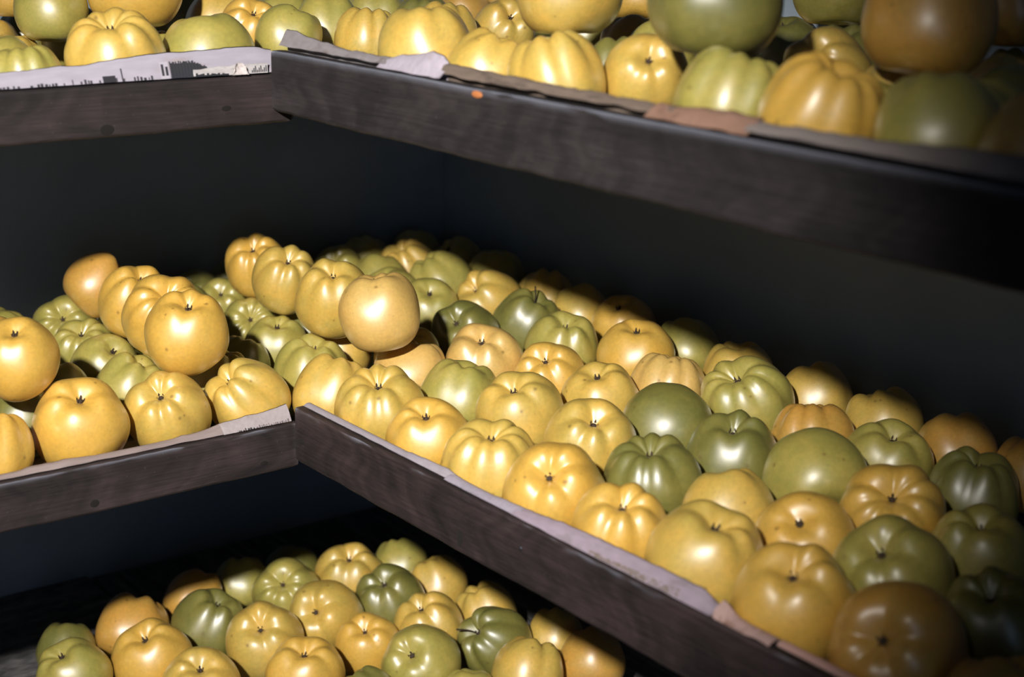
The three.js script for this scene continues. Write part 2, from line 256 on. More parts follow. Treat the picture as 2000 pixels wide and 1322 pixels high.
// ---------------------------------------------------------------- apples
const KIND = {   // skin: ground colour, second colour in patches, how much of it
  g: { name: 'golden', a: [210, 164, 68], b: [200, 164, 76], n: 0.6 },
  y: { name: 'yellow', a: [206, 167, 76], b: [180, 158, 76], n: 0.7 },
  l: { name: 'yellow-green', a: [154, 146, 70], b: [180, 160, 78], n: 0.6 },
  G: { name: 'green', a: [110, 108, 50], b: [136, 126, 60], n: 0.6 },
  o: { name: 'amber', a: [200, 148, 64], b: [184, 150, 70], n: 0.6 },
  p: { name: 'pale peach-yellow', a: [208, 168, 92], b: [200, 168, 94], n: 0.6 },
};
const skins = {};
for (const [k, c] of Object.entries(KIND)) skins[k] = [0, 1].map(v => {
  const s = k.charCodeAt(0) + v * 40; seed = s * 977 + 5;
  const W0 = 512, H0 = 256, specks = new Float32Array(W0 * H0);
  for (let i = 0; i < 300; i++) {                                     // lenticels and a few larger bruise specks
    const cx = rnd() * W0, th = Math.acos(1 - 2 * rnd()) / Math.PI * H0, big = i < 7, r = big ? 1.2 + rnd() * 2.2 : 0.5 + rnd() * 0.5, a = big ? 0.5 : 0.16 + rnd() * 0.2, sx = 1 / Math.max(0.3, Math.sin(th / H0 * Math.PI));
    for (let y = Math.floor(th - 5); y <= th + 5; y++) for (let x = Math.floor(cx - 8); x <= cx + 8; x++) if (y >= 0 && y < H0) { const d = Math.hypot((x - cx) / sx, y - th) / r, q = ((x + W0) % W0) + y * W0; specks[q] = Math.max(specks[q], a * Math.exp(-d * d)); }
  }
  const map = texture(W0, H0, (u, w) => {
    const ph = u * 2 * Math.PI, th = w * Math.PI, x = Math.sin(th) * Math.cos(ph), y = Math.cos(th), z = Math.sin(th) * Math.sin(ph);
    const t = clamp(0.5 + 1.5 * fbm(x * 1.3, y * 1.3, z * 1.3 + s), 0, 1) * c.n + 0.5 * fbm(x * 5, y * 5, z * 5 + s, 3);
    const m = 1 + 0.10 * fbm(x * 12, y * 12, z * 12 + s, 3);
    const q = mix3(c.a, c.b, clamp(t)).map(e => e * m);
    return mix3(q, [88, 64, 26], specks[Math.min(W0 - 1, Math.floor(u * W0)) + Math.min(H0 - 1, Math.floor(w * H0)) * W0]);
  });
  return new THREE.MeshPhysicalMaterial({ map, roughness: 0.44, ior: 1.8, clearcoat: 1.0, clearcoatRoughness: 0.39 });
});
// body of an apple of radius 1, calyx up, shoulders lobed
function appleGeometry(i) {
  const P = [ // lobes, lobe depth, crown depth, crease sharpness, taper, basin
    [5, 0.010, 0.045, 0.2, 0.07, 0.40], [5, 0.008, 0.035, 0.1, 0.04, 0.34], [5, 0.014, 0.060, 0.3, 0.09, 0.42], [4, 0.020, 0.075, 0.3, 0.07, 0.42], [5, 0.016, 0.065, 0.35, 0.10, 0.44],
    [5, 0.022, 0.075, 0.5, 0.08, 0.42], [6, 0.030, 0.070, 0.6, 0.07, 0.42], [8, 0.026, 0.045, 0.6, 0.03, 0.40], [5, 0.004, 0.020, 0.1, 0.03, 0.32], [5, 0.014, 0.055, 0.4, 0.08, 0.40]][i];
  const [L, dl, dc, sh, tp, basin] = P, NU = 60, NV = 40, pos = [], uv = [], idx = [];
  for (let j = 0; j <= NV; j++) for (let k = 0; k <= NU; k++) {
    const th = Math.pow(j / NV, 0.92) * Math.PI, ph = k / NU * 2 * Math.PI;
    const c = Math.cos(th), s = Math.sin(th);
    const warp = ph + 0.22 * Math.sin(ph + i * 1.7) + 0.12 * Math.sin(2 * ph + i * 2.9);
    const lobe = 1 + 0.5 * Math.sin(warp + i * 2.3) ;                                  // lobes of one apple are unequal
    const rib = lerp(Math.cos(warp * L), 2.3 * Math.pow(Math.abs(Math.cos(warp * L / 2)), 0.6) - 1.5, sh) - 0.15, amp = 0.6 + 0.4 * lobe;
    const up = Math.exp(-Math.pow(th / 0.95, 2)), side = Math.exp(-Math.pow((th - 1.3) / 0.9, 2));
    let R = 1 - basin * Math.exp(-Math.pow(th / 0.34, 2)) - 0.30 * Math.exp(-Math.pow((Math.PI - th) / 0.36, 2));
    R *= 1 + amp * rib * (dl * side + dc * up * smooth(0.0, 0.5, th));
    R *= 1 + 0.06 * noise(s * Math.cos(ph) * 1.1, c * 1.1, s * Math.sin(ph) * 1.1 + i * 9);
    const rad = R * Math.pow(s, 0.94) * (1 - tp * c - 0.02), y = R * c * 1.02;
    pos.push(rad * Math.cos(ph), y, -rad * Math.sin(ph)); uv.push(k / NU, j / NV);
  }
  for (let j = 0; j < NV; j++) for (let k = 0; k < NU; k++) { const a = j * (NU + 1) + k, b = a + NU + 1; if (j) idx.push(a, b, a + 1); if (j < NV - 1) idx.push(b, b + 1, a + 1); }
  const g = new THREE.BufferGeometry(); g.setAttribute('position', new THREE.Float32BufferAttribute(pos, 3)); g.setAttribute('uv', new THREE.Float32BufferAttribute(uv, 2)); g.setIndex(idx);
  // smooth normals across the seam and the poles
  const w = mergeVertices(new THREE.BufferGeometry().setAttribute('position', g.getAttribute('position').clone()).setIndex(idx.slice()), 1e-5); w.computeVertexNormals();
  const key = (x, y, z) => `${Math.round(x * 1e4)},${Math.round(y * 1e4)},${Math.round(z * 1e4)}`, N = new Map(), wp = w.getAttribute('position'), wn = w.getAttribute('normal');
  for (let q = 0; q < wp.count; q++) N.set(key(wp.getX(q), wp.getY(q), wp.getZ(q)), [wn.getX(q), wn.getY(q), wn.getZ(q)]);
  g.computeVertexNormals(); const gp = g.getAttribute('position'), gn = g.getAttribute('normal');
  for (let q = 0; q < gp.count; q++) { const n = N.get(key(gp.getX(q), gp.getY(q), gp.getZ(q))); if (n) gn.setXYZ(q, ...n); }
  // measure: widest radius becomes 1
  let m = 0; for (let q = 0; q < gp.count; q++) m = Math.max(m, Math.hypot(gp.getX(q), gp.getZ(q)) * 0.985); g.scale(1 / m, 1 / m, 1 / m);
  g.userData.dip = pos[1] / m; return g;
}
const bodies = []; for (let i = 0; i < 10; i++) bodies.push(appleGeometry(i));
// withered calyx: five curled sepals round a dark button
const calyxGeometry = (() => {
  const pos = [], idx = [];
  const add = (p, q) => { const o = pos.length / 3; pos.push(...p); idx.push(...q.map(e => e + o)); };
  for (let k = 0; k < 5; k++) {
    const a = k * 2 * Math.PI / 5, c = Math.cos(a), s = Math.sin(a), v = [];
    for (let j = 0; j <= 4; j++) { const t = j / 4, r = 0.03 + 0.03 * Math.sin(t * 2.2), y = 0.11 * t, w = 0.030 * (1 - t * 0.85); v.push(c * r - s * w, y, s * r + c * w, c * r + s * w, y, s * r - c * w); }
    const q = []; for (let j = 0; j < 4; j++) q.push(2 * j, 2 * j + 1, 2 * j + 2, 2 * j + 1, 2 * j + 3, 2 * j + 2); add(v, q);
  }
  const b = new THREE.SphereGeometry(0.07, 10, 6).scale(1, 0.7, 1); add([...b.getAttribute('position').array], [...b.index.array]);
  const g = new THREE.BufferGeometry(); g.setAttribute('position', new THREE.Float32BufferAttribute(pos, 3)); g.setIndex(idx); g.computeVertexNormals(); return g;
})();
const calyxMat = new THREE.MeshStandardMaterial({ color: 0x3a2d22, roughness: 0.95, side: THREE.DoubleSide });
const stemMat = new THREE.MeshStandardMaterial({ color: 0x2c2018, roughness: 0.9 });
const Yup = new THREE.Vector3(0, 1, 0);
// colour, centre x y z, radius, calyx direction, body shape, spin, label, group
const APPLES = [
['y',-0.0217,-0.0040,-0.0595,0.0428,-0.66,0.75,-0.04,6,3.47,'yellow apple, first from the corner in the front row behind the narrow middle rail','apples on the middle shelf'],
['y',0.0608,-0.0027,-0.0267,0.0420,0.36,0.93,-0.10,4,4.23,'yellow apple, first from the corner in the front row behind the deep middle rail','apples on the middle shelf'],
['y',0.0629,-0.0006,0.0612,0.0464,-0.22,0.95,0.24,7,1.62,'yellow apple, second from the corner in the front row behind the deep middle rail','apples on the middle shelf'],
['l',0.0852,-0.0070,-0.1096,0.0426,0.02,0.99,0.15,5,6.15,'yellow-green apple in the middle shelf corner, first nearest to the joint of its rails','apples on the middle shelf'],
['l',0.1062,-0.0094,-0.2263,0.0378,-0.09,0.96,0.28,1,2.04,'yellow-green apple in the middle shelf corner, fourth nearest to the joint of its rails','apples on the middle shelf'],
['G',0.0424,-0.0117,-0.1946,0.0345,0.44,0.89,-0.14,0,3.45,'green apple in the middle shelf corner, third nearest to the joint of its rails','apples on the middle shelf'],
['l',0.1254,-0.0102,-0.3268,0.0359,-0.32,0.59,0.75,7,0.97,'yellow-green apple in the middle shelf corner, sixth nearest to the joint of its rails','apples on the middle shelf'],
['l',0.1448,-0.0091,-0.4333,0.0357,-0.35,0.75,0.57,0,5.02,'yellow-green apple in the middle shelf corner, ninth nearest to the joint of its rails','apples on the middle shelf'],
['G',0.1451,-0.0125,-0.5054,0.0345,-0.50,0.78,0.38,8,4.0,'green apple in the middle shelf corner, fourteenth nearest to the joint of its rails','apples on the middle shelf'],
['G',0.2125,-0.0109,-0.5290,0.0345,0.22,0.87,-0.44,7,5.66,'green apple in the middle shelf corner, eighteenth nearest to the joint of its rails','apples on the middle shelf'],
['l',-0.0661,-0.0047,-0.4241,0.0394,-0.36,0.62,0.69,6,1.88,'yellow-green apple, first from the corner in the fifth row behind the narrow middle rail','apples on the middle shelf'],
['l',-0.0816,-0.0098,-0.3356,0.0373,-0.20,0.91,0.36,7,4.05,'yellow-green apple, first from the corner in the fourth row behind the narrow middle rail','apples on the middle shelf'],
['l',-0.0908,-0.0085,-0.2555,0.0381,0.10,0.79,0.60,8,4.71,'yellow-green apple, first from the corner in the third row behind the narrow middle rail','apples on the middle shelf'],
['l',-0.0972,-0.0093,-0.1721,0.0386,0.33,0.93,0.18,3,2.42,'yellow-green apple, first from the corner in the second row behind the narrow middle rail','apples on the middle shelf'],
['G',-0.1630,-0.0115,-0.2095,0.0345,0.15,0.91,-0.38,1,5.5,'green apple, second from the corner in the second row behind the narrow middle rail','apples on the middle shelf'],
['g',-0.2005,0.0014,-0.0630,0.0468,-0.14,0.88,0.46,1,4.34,'golden apple, third from the corner in the front row behind the narrow middle rail','apples on the middle shelf'],
['y',-0.1108,-0.0024,-0.0594,0.0432,-0.44,0.79,0.44,6,3.51,'yellow apple, second from the corner in the front row behind the narrow middle rail','apples on the middle shelf'],
['g',-0.2915,-0.0060,-0.0573,0.0404,0.22,0.93,-0.31,7,4.92,'golden apple, fourth from the corner in the front row behind the narrow middle rail','apples on the middle shelf'],
['G',-0.2269,-0.0105,-0.1442,0.0345,0.05,0.79,-0.61,1,3.55,'green apple, third from the corner in the second row behind the narrow middle rail','apples on the middle shelf'],
['l',0.3520,-0.0070,-0.4926,0.0386,-0.52,0.76,0.39,4,0.39,'yellow-green apple in the middle shelf corner, nineteenth nearest to the joint of its rails','apples on the middle shelf'],
['l',0.3712,-0.0071,-0.4206,0.0395,0.25,0.90,-0.36,2,5.12,'yellow-green apple in the middle shelf corner, seventeenth nearest to the joint of its rails','apples on the middle shelf'],
['l',0.4212,-0.0079,-0.5334,0.0385,0.28,0.87,-0.41,5,4.43,'yellow-green apple in the middle shelf corner, twenty-second nearest to the joint of its rails','apples on the middle shelf'],
['y',0.4419,-0.0055,-0.4563,0.0418,-0.43,0.90,-0.01,6,3.12,'yellow apple in the middle shelf corner, twenty-first nearest to the joint of its rails','apples on the middle shelf'],
['l',0.5001,-0.0072,-0.5244,0.0389,0.31,0.92,-0.25,8,5.53,'yellow-green apple in the middle shelf corner, twenty-fourth nearest to the joint of its rails','apples on the middle shelf'],
['l',0.4266,-0.0017,-0.3546,0.0447,-0.38,0.85,-0.37,5,5.5,'yellow-green apple in the middle shelf corner, sixteenth nearest to the joint of its rails','apples on the middle shelf'],
['l',0.5230,-0.0077,-0.4501,0.0382,-0.60,0.80,-0.08,1,2.33,'yellow-green apple in the middle shelf corner, twenty-third nearest to the joint of its rails','apples on the middle shelf'],
['l',0.3404,-0.0059,-0.2608,0.0404,-0.26,0.82,0.52,8,3.89,'yellow-green apple in the middle shelf corner, eighth nearest to the joint of its rails','apples on the middle shelf'],
['l',0.3418,-0.0070,-0.3457,0.0398,-0.53,0.85,-0.01,0,2.86,'yellow-green apple in the middle shelf corner, eleventh nearest to the joint of its rails','apples on the middle shelf'],
['G',0.3104,-0.0048,-0.1402,0.0406,-0.68,0.67,0.31,3,5.35,'green apple in the middle shelf corner, fifth nearest to the joint of its rails','apples on the middle shelf'],
['y',0.4157,-0.0003,-0.2351,0.0422,-0.75,0.66,0.03,4,0.87,'yellow apple in the middle shelf corner, tenth nearest to the joint of its rails','apples on the middle shelf'],
['l',0.5116,-0.0063,-0.3502,0.0396,0.27,0.87,-0.42,7,2.6,'yellow-green apple in the middle shelf corner, twentieth nearest to the joint of its rails','apples on the middle shelf'],
['y',0.4990,-0.0075,-0.2244,0.0396,0.42,0.84,-0.33,6,3.32,'yellow apple in the middle shelf corner, fifteenth nearest to the joint of its rails','apples on the middle shelf'],
['y',0.4875,-0.0068,-0.1378,0.0389,0.11,0.80,-0.59,1,0.84,'yellow apple in the middle shelf corner, thirteenth nearest to the joint of its rails','apples on the middle shelf'],
['G',0.3960,-0.0020,-0.1292,0.0421,0.20,0.91,0.36,4,3.22,'green apple with a short stem poking up, in a back row of the middle shelf','apples on the middle shelf'],
['l',0.3626,-0.0025,-0.0199,0.0448,-0.09,0.95,0.30,2,1.08,'yellow-green apple, first from the corner in the fourth row behind the deep middle rail','apples on the middle shelf'],
['g',0.4896,-0.0054,-0.0582,0.0404,-0.45,0.88,0.11,8,0.07,'golden apple in the middle shelf corner, twelfth nearest to the joint of its rails','apples on the middle shelf'],
['p',0.2511,-0.0010,-0.0208,0.0452,-0.31,0.90,0.30,3,2.89,'pale peach-yellow apple, first from the corner in the third row behind the deep middle rail','apples on the middle shelf'],
['p',0.1684,-0.0053,-0.0408,0.0417,0.37,0.93,-0.07,3,6.12,'pale peach-yellow apple in the middle shelf corner, second nearest to the joint of its rails','apples on the middle shelf'],
['g',0.2842,-0.0043,0.0568,0.0410,-0.49,0.83,0.28,5,6.22,'golden apple, second from the corner in the third row behind the deep middle rail','apples on the middle shelf'],
['l',0.1610,-0.0046,0.0609,0.0444,0.22,0.97,0.03,0,3.37,'yellow-green apple, first from the corner in the second row behind the deep middle rail','apples on the middle shelf'],
['y',0.1735,-0.0005,0.1477,0.0450,-0.39,0.91,0.13,9,2.63,'yellow apple, second from the corner in the second row behind the deep middle rail','apples on the middle shelf'],
['y',0.2753,-0.0043,0.1529,0.0423,-0.32,0.94,0.12,1,1.3,'yellow apple, third from the corner in the third row behind the deep middle rail','apples on the middle shelf'],
['g',0.4083,-0.0038,0.0559,0.0455,-0.14,0.98,0.13,8,3.4,'golden apple, second from the corner in the fourth row behind the deep middle rail','apples on the middle shelf'],
['p',0.3631,-0.0056,0.1578,0.0419,0.28,0.95,-0.11,7,1.81,'pale peach-yellow apple, third from the corner in the fourth row behind the deep middle rail','apples on the middle shelf'],
['l',0.4927,-0.0075,0.0483,0.0387,0.18,0.87,-0.46,2,5.44,'yellow-green apple, first from the corner in the fifth row behind the deep middle rail','apples on the middle shelf'],
['y',0.4638,-0.0074,0.1630,0.0421,-0.06,0.99,-0.13,2,4.81,'yellow apple, second from the corner in the fifth row behind the deep middle rail','apples on the middle shelf'],
['l',0.3797,0.0024,0.2592,0.0490,-0.48,0.88,-0.01,7,2.55,'yellow-green apple, fourth from the corner in the fourth row behind the deep middle rail','apples on the middle shelf'],
['G',0.2613,0.0017,0.2690,0.0463,0.49,0.73,-0.49,8,4.63,'green apple, fourth from the corner in the third row behind the deep middle rail','apples on the middle shelf'],
['y',0.4748,-0.0051,0.2663,0.0394,0.13,0.89,-0.44,4,0.5,'yellow apple, third from the corner in the fifth row behind the deep middle rail','apples on the middle shelf'],
['o',0.3676,-0.0061,0.3617,0.0421,0.19,0.95,-0.25,7,1.0,'amber apple with many deep ribs, fourth row behind the deep middle rail','apples on the middle shelf'],
['G',0.2602,-0.0020,0.3606,0.0458,-0.20,0.97,0.14,2,3.19,'green apple, fifth from the corner in the third row behind the deep middle rail','apples on the middle shelf'],
['y',0.1657,0.0023,0.2660,0.0476,-0.23,0.87,0.43,2,0.45,'yellow apple, third from the corner in the second row behind the deep middle rail','apples on the middle shelf'],
['G',0.1561,-0.0033,0.3649,0.0450,-0.19,0.98,0.07,7,1.38,'green apple, fourth from the corner in the second row behind the deep middle rail','apples on the middle shelf'],
['g',0.0593,-0.0039,0.1516,0.0431,-0.27,0.93,0.27,0,2.42,'golden apple, third from the corner in the front row behind the deep middle rail','apples on the middle shelf'],
['y',0.0619,-0.0039,0.2465,0.0457,-0.08,0.98,0.19,7,3.83,'yellow apple, fourth from the corner in the front row behind the deep middle rail','apples on the middle shelf'],
['g',0.0628,0.0011,0.3412,0.0466,-0.53,0.74,0.42,4,0.18,'golden apple, fifth from the corner in the front row behind the deep middle rail','apples on the middle shelf'],
['g',0.0591,-0.0042,0.4330,0.0431,-0.20,0.93,0.31,6,2.84,'golden apple, sixth from the corner in the front row behind the deep middle rail','apples on the middle shelf'],
['y',0.1665,-0.0045,0.4514,0.0424,0.11,0.92,-0.37,0,5.49,'yellow apple, fifth from the corner in the second row behind the deep middle rail','apples on the middle shelf'],
['l',0.2749,0.0011,0.4508,0.0480,0.42,0.32,-0.85,8,2.29,'yellow-green apple, sixth from the corner in the third row behind the deep middle rail','apples on the middle shelf'],
['l',0.3724,-0.0043,0.4492,0.0438,-0.09,0.96,0.27,9,5.57,'yellow-green apple, sixth from the corner in the fourth row behind the deep middle rail','apples on the middle shelf'],
['y',0.4631,-0.0061,0.3688,0.0400,0.06,0.88,-0.46,3,2.55,'yellow apple, fourth from the corner in the fifth row behind the deep middle rail','apples on the middle shelf'],
['o',0.4546,-0.0042,0.4647,0.0404,0.33,0.85,-0.42,9,4.69,'amber apple, fifth from the corner in the fifth row behind the deep middle rail','apples on the middle shelf'],
['G',0.3842,-0.0086,0.5395,0.0429,-0.01,0.99,0.13,6,0.96,'green apple, seventh from the corner in the fourth row behind the deep middle rail','apples on the middle shelf'],
['g',0.2614,0.0011,0.5490,0.0469,-0.48,0.80,0.37,7,3.61,'golden apple, seventh from the corner in the third row behind the deep middle rail','apples on the middle shelf'],
['g',0.1693,-0.0040,0.5377,0.0434,-0.58,0.77,0.28,8,4.17,'golden apple, sixth from the corner in the second row behind the deep middle rail','apples on the middle shelf'],
['y',0.0668,0.0019,0.5273,0.0497,-0.03,0.95,0.31,0,5.08,'yellow apple, seventh from the corner in the front row behind the deep middle rail','apples on the middle shelf'],
['g',0.0644,0.0030,0.6237,0.0483,-0.37,0.89,0.25,2,2.81,'golden apple, eighth from the corner in the front row behind the deep middle rail','apples on the middle shelf'],
['l',0.1582,0.0041,0.6362,0.0484,-0.56,0.82,0.10,9,0.74,'yellow-green apple, seventh from the corner in the second row behind the deep middle rail','apples on the middle shelf'],
['l',0.2628,-0.0040,0.6394,0.0447,-0.23,0.97,0.11,2,5.47,'yellow-green apple, eighth from the corner in the third row behind the deep middle rail','apples on the middle shelf'],
['o',0.0661,0.0049,0.7198,0.0497,-0.81,0.53,0.24,9,6.08,'amber apple, ninth from the corner in the front row behind the deep middle rail','apples on the middle shelf'],
['G',0.1664,-0.0028,0.7287,0.0442,-0.41,0.91,0.02,2,4.23,'green apple, eighth from the corner in the second row behind the deep middle rail','apples on the middle shelf'],
['o',0.0589,-0.0031,0.8141,0.0428,0.24,0.89,-0.39,5,2.34,'amber apple, tenth from the corner in the front row behind the deep middle rail','apples on the middle shelf'],
['o',0.4666,-0.0069,0.5443,0.0397,0.29,0.92,-0.25,3,1.83,'amber apple, sixth from the corner in the fifth row behind the deep middle rail','apples on the middle shelf'],
['G',-0.1242,-0.3684,-0.3351,0.0345,0.29,0.90,-0.34,1,4.53,'green apple, bottom shelf, second from the corner in the fourth row, narrow-rail wing','apples on the bottom shelf'],
['l',-0.1505,-0.3590,-0.2479,0.0428,-0.41,0.91,0.04,1,4.34,'yellow-green apple, bottom shelf, second from the corner in the third row, narrow-rail wing','apples on the bottom shelf'],
['o',-0.0461,-0.3597,-0.3209,0.0438,0.51,0.70,-0.50,3,3.15,'amber apple, bottom shelf, first from the corner in the fourth row, narrow-rail wing','apples on the bottom shelf'],
['g',-0.0619,-0.3562,-0.2301,0.0480,-0.36,0.92,0.18,0,6.08,'golden apple, bottom shelf, first from the corner in the third row, narrow-rail wing','apples on the bottom shelf'],
['o',0.0573,-0.3626,-0.3626,0.0385,0.60,0.65,-0.47,4,1.04,'amber apple in the bottom shelf corner, thirteenth nearest to the joint of its rails','apples on the bottom shelf'],
['G',0.0338,-0.3585,-0.2785,0.0457,0.25,0.92,0.31,2,1.0,'green apple in the bottom shelf corner, eighth nearest to the joint of its rails','apples on the bottom shelf'],
['l',0.1308,-0.3656,-0.3794,0.0359,0.23,0.89,-0.40,4,5.89,'yellow-green apple in the bottom shelf corner, fifteenth nearest to the joint of its rails','apples on the bottom shelf'],
['l',0.1536,-0.3569,-0.3007,0.0445,-0.46,0.72,0.52,6,2.08,'yellow-green apple in the bottom shelf corner, eleventh nearest to the joint of its rails','apples on the bottom shelf'],
['y',0.0614,-0.3531,-0.1902,0.0476,-0.41,0.79,0.46,4,1.06,'yellow apple in the bottom shelf corner, fourth nearest to the joint of its rails','apples on the bottom shelf'],
['y',-0.0472,-0.3570,-0.1388,0.0464,-0.20,0.89,0.40,0,2.51,'yellow apple, bottom shelf, first from the corner in the second row, narrow-rail wing','apples on the bottom shelf'],
['y',0.2463,-0.3580,-0.3009,0.0463,-0.18,0.93,0.32,5,0.8,'yellow apple in the bottom shelf corner, fourteenth nearest to the joint of its rails','apples on the bottom shelf'],
['G',0.2028,-0.3654,-0.3723,0.0369,0.45,0.85,-0.27,8,2.46,'green apple in the bottom shelf corner, seventeenth nearest to the joint of its rails','apples on the bottom shelf'],
['l',0.3295,-0.3646,-0.3058,0.0385,0.20,0.83,-0.52,0,3.66,'yellow-green apple in the bottom shelf corner, eighteenth nearest to the joint of its rails','apples on the bottom shelf'],
['y',0.3341,-0.3636,-0.2267,0.0391,-0.13,0.89,-0.44,1,5.65,'yellow apple in the bottom shelf corner, sixteenth nearest to the joint of its rails','apples on the bottom shelf'],
['G',0.2498,-0.3572,-0.2091,0.0457,-0.44,0.88,0.20,5,5.72,'green apple in the bottom shelf corner, tenth nearest to the joint of its rails','apples on the bottom shelf'],
['y',0.1561,-0.3555,-0.2117,0.0461,-0.69,0.56,0.46,3,5.02,'yellow apple in the bottom shelf corner, sixth nearest to the joint of its rails','apples on the bottom shelf'],
['g',0.0615,-0.3581,-0.0970,0.0459,-0.12,0.97,0.22,9,3.0,'golden apple in the bottom shelf corner, second nearest to the joint of its rails','apples on the bottom shelf'],
['g',0.1656,-0.3627,-0.1290,0.0390,-0.34,0.89,0.29,9,2.5,'golden apple in the bottom shelf corner, fifth nearest to the joint of its rails','apples on the bottom shelf'],
['y',0.2467,-0.3591,-0.1210,0.0443,-0.40,0.91,0.05,5,2.51,'yellow apple in the bottom shelf corner, seventh nearest to the joint of its rails','apples on the bottom shelf'],
['y',0.3352,-0.3638,-0.1221,0.0395,-0.28,0.89,-0.37,5,5.02,'yellow apple in the bottom shelf corner, twelfth nearest to the joint of its rails','apples on the bottom shelf'],
['l',0.1812,-0.3542,-0.0398,0.0478,-0.65,0.66,0.38,0,1.55,'yellow-green apple in the bottom shelf corner, third nearest to the joint of its rails','apples on the bottom shelf'],
['G',0.2866,-0.3583,-0.0407,0.0444,-0.76,0.64,-0.08,6,2.93,'green ribbed apple with a thin dark stem, on the bottom shelf','apples on the bottom shelf'],
['G',0.1032,-0.3683,-0.0322,0.0345,-0.20,0.78,-0.59,0,4.51,'green apple in the bottom shelf corner, first nearest to the joint of its rails','apples on the bottom shelf'],
['y',0.2744,-0.3595,0.0414,0.0435,0.45,0.87,-0.19,5,2.29,'yellow apple, bottom shelf, first from the corner in the third row, deep-rail wing','apples on the bottom shelf'],
['y',0.3664,-0.3659,-0.0238,0.0360,0.36,0.80,-0.48,4,4.14,'yellow apple, bottom shelf, first from the corner in the fourth row, deep-rail wing','apples on the bottom shelf'],
['o',0.3583,-0.3621,0.0557,0.0389,0.46,0.66,-0.60,4,0.07,'amber apple, bottom shelf, second from the corner in the fourth row, deep-rail wing','apples on the bottom shelf'],
['l',0.1959,-0.3695,0.0366,0.0345,0.26,0.93,-0.26,1,3.72,'yellow-green apple, bottom shelf, first from the corner in the second row, deep-rail wing','apples on the bottom shelf'],
['l',-0.2368,0.3344,-0.0514,0.0349,-0.07,0.99,-0.14,7,5.44,'yellow-green apple, third from the corner in the front row behind the narrow top rail','apples on the top shelf'],
['l',-0.0837,0.3405,-0.3085,0.0382,0.06,0.87,-0.49,5,2.61,'yellow-green apple, first from the corner in the third row behind the narrow top rail','apples on the top shelf'],
['y',-0.1449,0.3482,-0.0631,0.0469,-0.28,0.92,0.26,7,0.11,'yellow apple, second from the corner in the front row behind the narrow top rail','apples on the top shelf'],
['G',-0.0925,0.3370,-0.4086,0.0350,0.20,0.83,-0.52,7,0.17,'green apple, first from the corner in the fifth row behind the narrow top rail','apples on the top shelf'],
['l',-0.0507,0.3444,-0.0623,0.0461,-0.08,0.99,-0.13,8,1.42,'yellow-green apple, first from the corner in the front row behind the narrow top rail','apples on the top shelf'],
['g',0.0501,0.3593,-0.1651,0.0345,-0.15,0.75,0.65,5,0.42,'golden apple in the top shelf corner, third nearest to the joint of its rails','apples on the top shelf'],
['l',0.1356,0.3583,-0.3610,0.0345,0.28,0.90,-0.33,5,2.35,'yellow-green apple in the top shelf corner, eighth nearest to the joint of its rails','apples on the top shelf'],
['l',0.0503,0.3580,-0.0850,0.0345,0.42,0.90,0.15,1,2.12,'yellow-green apple in the top shelf corner, first nearest to the joint of its rails','apples on the top shelf'],
['G',0.1544,0.3584,-0.2916,0.0345,0.84,0.27,0.47,6,5.57,'green apple in the top shelf corner, sixth nearest to the joint of its rails','apples on the top shelf'],
['l',0.1279,0.3616,-0.1391,0.0378,0.12,0.91,-0.40,5,2.3,'yellow-green apple in the top shelf corner, fourth nearest to the joint of its rails','apples on the top shelf'],
['y',0.1324,0.3547,-0.0671,0.0345,0.12,0.99,-0.02,6,3.63,'yellow apple in the top shelf corner, second nearest to the joint of its rails','apples on the top shelf'],
['y',0.0608,0.3646,0.1445,0.0446,-0.02,0.99,-0.10,1,0.01,'yellow apple, first from the corner in the front row behind the deep top rail','apples on the top shelf'],
['y',0.0526,0.3579,0.2492,0.0357,0.36,0.92,0.17,3,1.99,'yellow apple, second from the corner in the front row behind the deep top rail','apples on the top shelf'],
['y',0.3009,0.3581,-0.0574,0.0345,-0.21,0.63,0.75,3,2.43,'yellow apple in the top shelf corner, fifth nearest to the joint of its rails','apples on the top shelf'],
['y',0.0561,0.3609,0.3385,0.0400,-0.16,0.96,-0.24,6,3.48,'yellow apple, third from the corner in the front row behind the deep top rail','apples on the top shelf'],
['y',0.1251,0.3613,0.3704,0.0376,-0.47,0.61,0.63,0,3.92,'yellow apple, fourth from the corner in the front row behind the deep top rail','apples on the top shelf'],
['g',0.2799,0.3581,0.1790,0.0345,0.40,0.88,-0.26,7,6.01,'golden apple, first from the corner in the third row behind the deep top rail','apples on the top shelf'],
['l',0.0580,0.3639,0.5370,0.0414,0.27,0.95,0.13,7,2.23,'yellow-green apple, fifth from the corner in the front row behind the deep top rail','apples on the top shelf'],
['g',0.0581,0.3657,0.6237,0.0420,0.09,0.93,0.35,7,2.78,'golden apple, sixth from the corner in the front row behind the deep top rail','apples on the top shelf'],
['y',0.2688,0.3634,0.4356,0.0378,-0.81,0.56,0.19,6,1.35,'yellow apple, second from the corner in the third row behind the deep top rail','apples on the top shelf'],
['l',0.0583,0.3653,0.7232,0.0415,0.29,0.92,-0.25,1,4.68,'yellow-green apple, seventh from the corner in the front row behind the deep top rail','apples on the top shelf'],
['G',0.2266,0.3597,0.6549,0.0348,0.12,0.82,-0.56,8,5.92,'green apple, first from the corner in the second row behind the deep top rail','apples on the top shelf'],
['o',0.0568,0.3637,0.8024,0.0393,0.35,0.90,-0.27,2,5.76,'amber apple, eighth from the corner in the front row behind the deep top rail','apples on the top shelf'],
['o',0.3554,0.3574,-0.4073,0.0351,0.29,0.92,-0.26,8,0.8,'amber apple in the top shelf corner, thirteenth nearest to the joint of its rails','apples on the top shelf'],
